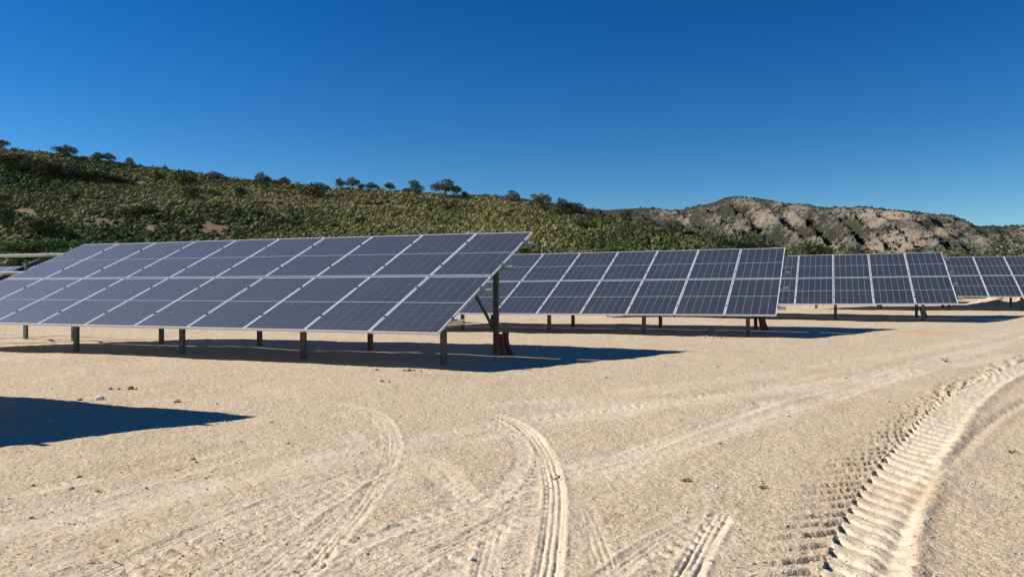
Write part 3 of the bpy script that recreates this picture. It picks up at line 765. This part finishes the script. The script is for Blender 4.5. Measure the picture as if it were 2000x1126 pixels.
table(9.36, 1.85, -.84, 10, 'solar panel table whose pointed shadow lies alone on the open sand', posts=(.6, 2.95))

# ------------------------------------------------------------------ red conduits at the end posts
def conduit(along, s, label):
    x, y = lb(along, s); z = G(x, y)
    root = empty('cable_conduit', (x, y, z))
    for k, (dx, dy, h, lean, bend) in enumerate([(0, 0, .40, .00, .10), (.075, .03, .44, .02, .22), (.02, -.075, .37, -.01, .05)]):
        V = []; F = []; nr = 46; kk = 12
        for i in range(nr):
            u = i/(nr-1); zz = -.12+(h+.12)*u
            px_ = dx+lean*u+bend*(1-u)**2.2; py_ = dy-.10*(1-u)**2.2
            r = .058*(1+(.09 if i % 2 else -.05)); r *= 1+.14*(u > .93)
            for a in range(kk):
                an = 2*math.pi*a/kk; V.append((px_+r*math.cos(an), py_+r*math.sin(an), zz))
        for i in range(nr-1):
            for a in range(kk): F.append((i*kk+a, i*kk+(a+1) % kk, (i+1)*kk+(a+1) % kk, (i+1)*kk+a))
        pipe = obj('pipe', np_mesh('pipe', V, F, True), root, M['red'])
        bm = bmesh.new(); bmesh.ops.create_cone(bm, cap_ends=True, segments=12, radius1=.066, radius2=.060, depth=.03); 
        cap = obj('collar', bm_mesh('collar', bm), pipe, M['orange']); cap.location = (dx+lean, dy, h)
    tag(root, label, 'conduit', 'red conduits at the end posts'); return root
conduit(5.976+.38-.16, 11.653+3.20, 'red corrugated conduit bundle at the end post of the table beside the bare frame')
conduit(1.341+.80-.16, 21.689+3.10, 'red corrugated conduit bundle at the second-row end post')
conduit(-4.008+1.0-.16, 31.065+3.10, 'red corrugated conduit bundle at the third-row end post')

# ------------------------------------------------------------------ loose stones, gravel, dry weeds
def rock_mesh(seed):
    bm = bmesh.new(); bmesh.ops.create_icosphere(bm, subdivisions=2, radius=.5); g = random.Random(seed)
    dirs = [Vector((g.gauss(0,1), g.gauss(0,1), g.gauss(0,1))).normalized() for _ in range(7)]; cut = [.26+.18*g.random() for _ in dirs]
    for v in bm.verts:
        for d, c in zip(dirs, cut):
            e = v.co.dot(d)-c
            if e > 0: v.co -= d*e*.85
        v.co.z *= .8
    return bm_mesh('stone', bm)
ROCKS = [rock_mesh(s) for s in range(5)]
_rm = {}
def stone(px, py, w, mn, label, group, k):
    x, y = px_ground(px, py); size = w/FPX*y*1.15
    key = (k % 5, mn)
    if key not in _rm: _rm[key] = ROCKS[k % 5].copy(); _rm[key].materials.append(M[mn])
    o = obj('stone' if mn != 'clod' else 'soil_clod', _rm[key]); o.location = (x, y, G(x, y)+size*.14)
    o.scale = (size, size*.8, size*.75); o.rotation_euler = (0, 0, k*1.7); tag(o, label, 'stone' if mn != 'clod' else 'clod', group)
for k, (px, py, w) in enumerate([(345,786,14),(153,932,12),(139,955,11),(64,948,9),(376,897,10),(381,902,7),(529,825,8),(285,953,8),(96,824,10),(341,931,6),(562,866,7),(423,788,6),(1468,852,9),(1182,737,7),(1245,731,5),(1735,785,7),(1650,738,8),(1400,716,6),(1540,812,7),(190,960,9),(470,862,6),(60,1010,8)]):
    stone(px, py, w, 'stone', 'small tan stone lying on the open sandy ground', 'small stones on the sand', k)
for k, (px, py, w) in enumerate([(195,780,16),(920,1092,13),(630,1105,14),(1400,950,7)]):
    stone(px, py, w, 'palestone', 'pale whitish stone half sunk in the sand', 'pale stones on the sand', k)
for k, (px, py, w) in enumerate([(216,760,8),(232,760,7),(255,759,12),(266,760,6),(156,782,9),(735,723,8),(790,724,9),(798,725,12),(808,724,7),(822,725,6),(1090,933,12),(1082,936,8),(1405,866,8),(745,745,8),(760,746,6)]):
    stone(px, py, w, 'clod', 'reddish clod of earth lying on the pale sand', 'reddish clods on the sand', k)
for k, (px, py, w) in enumerate([(1380,657,5),(1392,660,6),(1408,660,5),(1395,659,4),(1332,659,5),(1376,659,6),(1400,661,4),(1280,660,4)]):
    stone(px, py, w, 'stone', 'small stone on the shadow edge before the second-row table', 'stones before the second row', k+2)
def weed(px, py, w, h, n, label):
    x, y = px_ground(px, py); V = []; F = []; g = np.random.default_rng(int(px)); sc = w/FPX*y
    for i in range(n):
        a = g.random()*6.28; r = .5*sc*(.4+.6*g.random()); p0 = np.array([.08*sc*(g.random()-.5), .08*sc*(g.random()-.5), -.01]); p1 = np.array([r*math.cos(a), r*math.sin(a), h*sc*(.2+.8*g.random())])
        m_ = (p0+p1)/2+[0, 0, .1*sc]; tube(V, F, p0, m_, .006, .004, 4); tube(V, F, m_, p1, .004, .002, 4)
    o = obj('dry_weed', np_mesh('dry_weed', V, F, True), None, M['straw']); o.location = (x, y, G(x, y)); tag(o, label, 'weed')
weed(1847, 706, 26, .35, 16, 'dry brown weed tuft between the wheel tracks and the tractor track')
weed(1975, 884, 26, .3, 14, 'dry brown twig on the gravel beyond the tractor track')
weed(1340, 940, 28, .25, 22, 'dry matted tuft on the gravel beside the tractor track')
weed(1490, 952, 26, .2, 14, 'thin dry stalks lying close to the tractor track\'s lugs')
def gravel():
    n0 = 11000
    r = 3.6*np.exp(rng.random(n0)*math.log(15/3.6)); t = rng.uniform(-.74, .74, n0)
    a = np.arctan(t); x = np.sin(a)*r; y = np.cos(a)*r
    dz, du = track_fields(x, y)
    k = rng.random(n0) > du*.9; x, y, dz = x[k], y[k], dz[k]; z = ground_base(x, y)+dz
    bm = bmesh.new(); bmesh.ops.create_icosphere(bm, subdivisions=1, radius=.5); temps = []
    base = np.array([v.co[:] for v in bm.verts]); F = np.array([[v.index for v in f.verts] for f in bm.faces]); bm.free()
    bm = bmesh.new(); bmesh.ops.create_cube(bm, size=.8); bmesh.ops.triangulate(bm, faces=bm.faces); cb = np.array([v.co[:] for v in bm.verts]); cf = np.array([[v.index for v in f.verts] for f in bm.faces]); bm.free()
    for s in range(6):
        g = np.random.default_rng(s); V = cb*(1+.55*(g.random(cb.shape)-.5))*np.array([1, .75, .6]); temps.append((V, cf, np.full(len(V), .7)))
    S = .006+.012*rng.random(len(x))**3
    o = scatter('gravel', temps, x, y, z+S*.15, S, .25+.75*rng.random(len(x)), M['gravel'])
    tag(o, 'fine tan gravel grains strewn over the sandy ground', 'gravel', kind='stuff')
gravel()
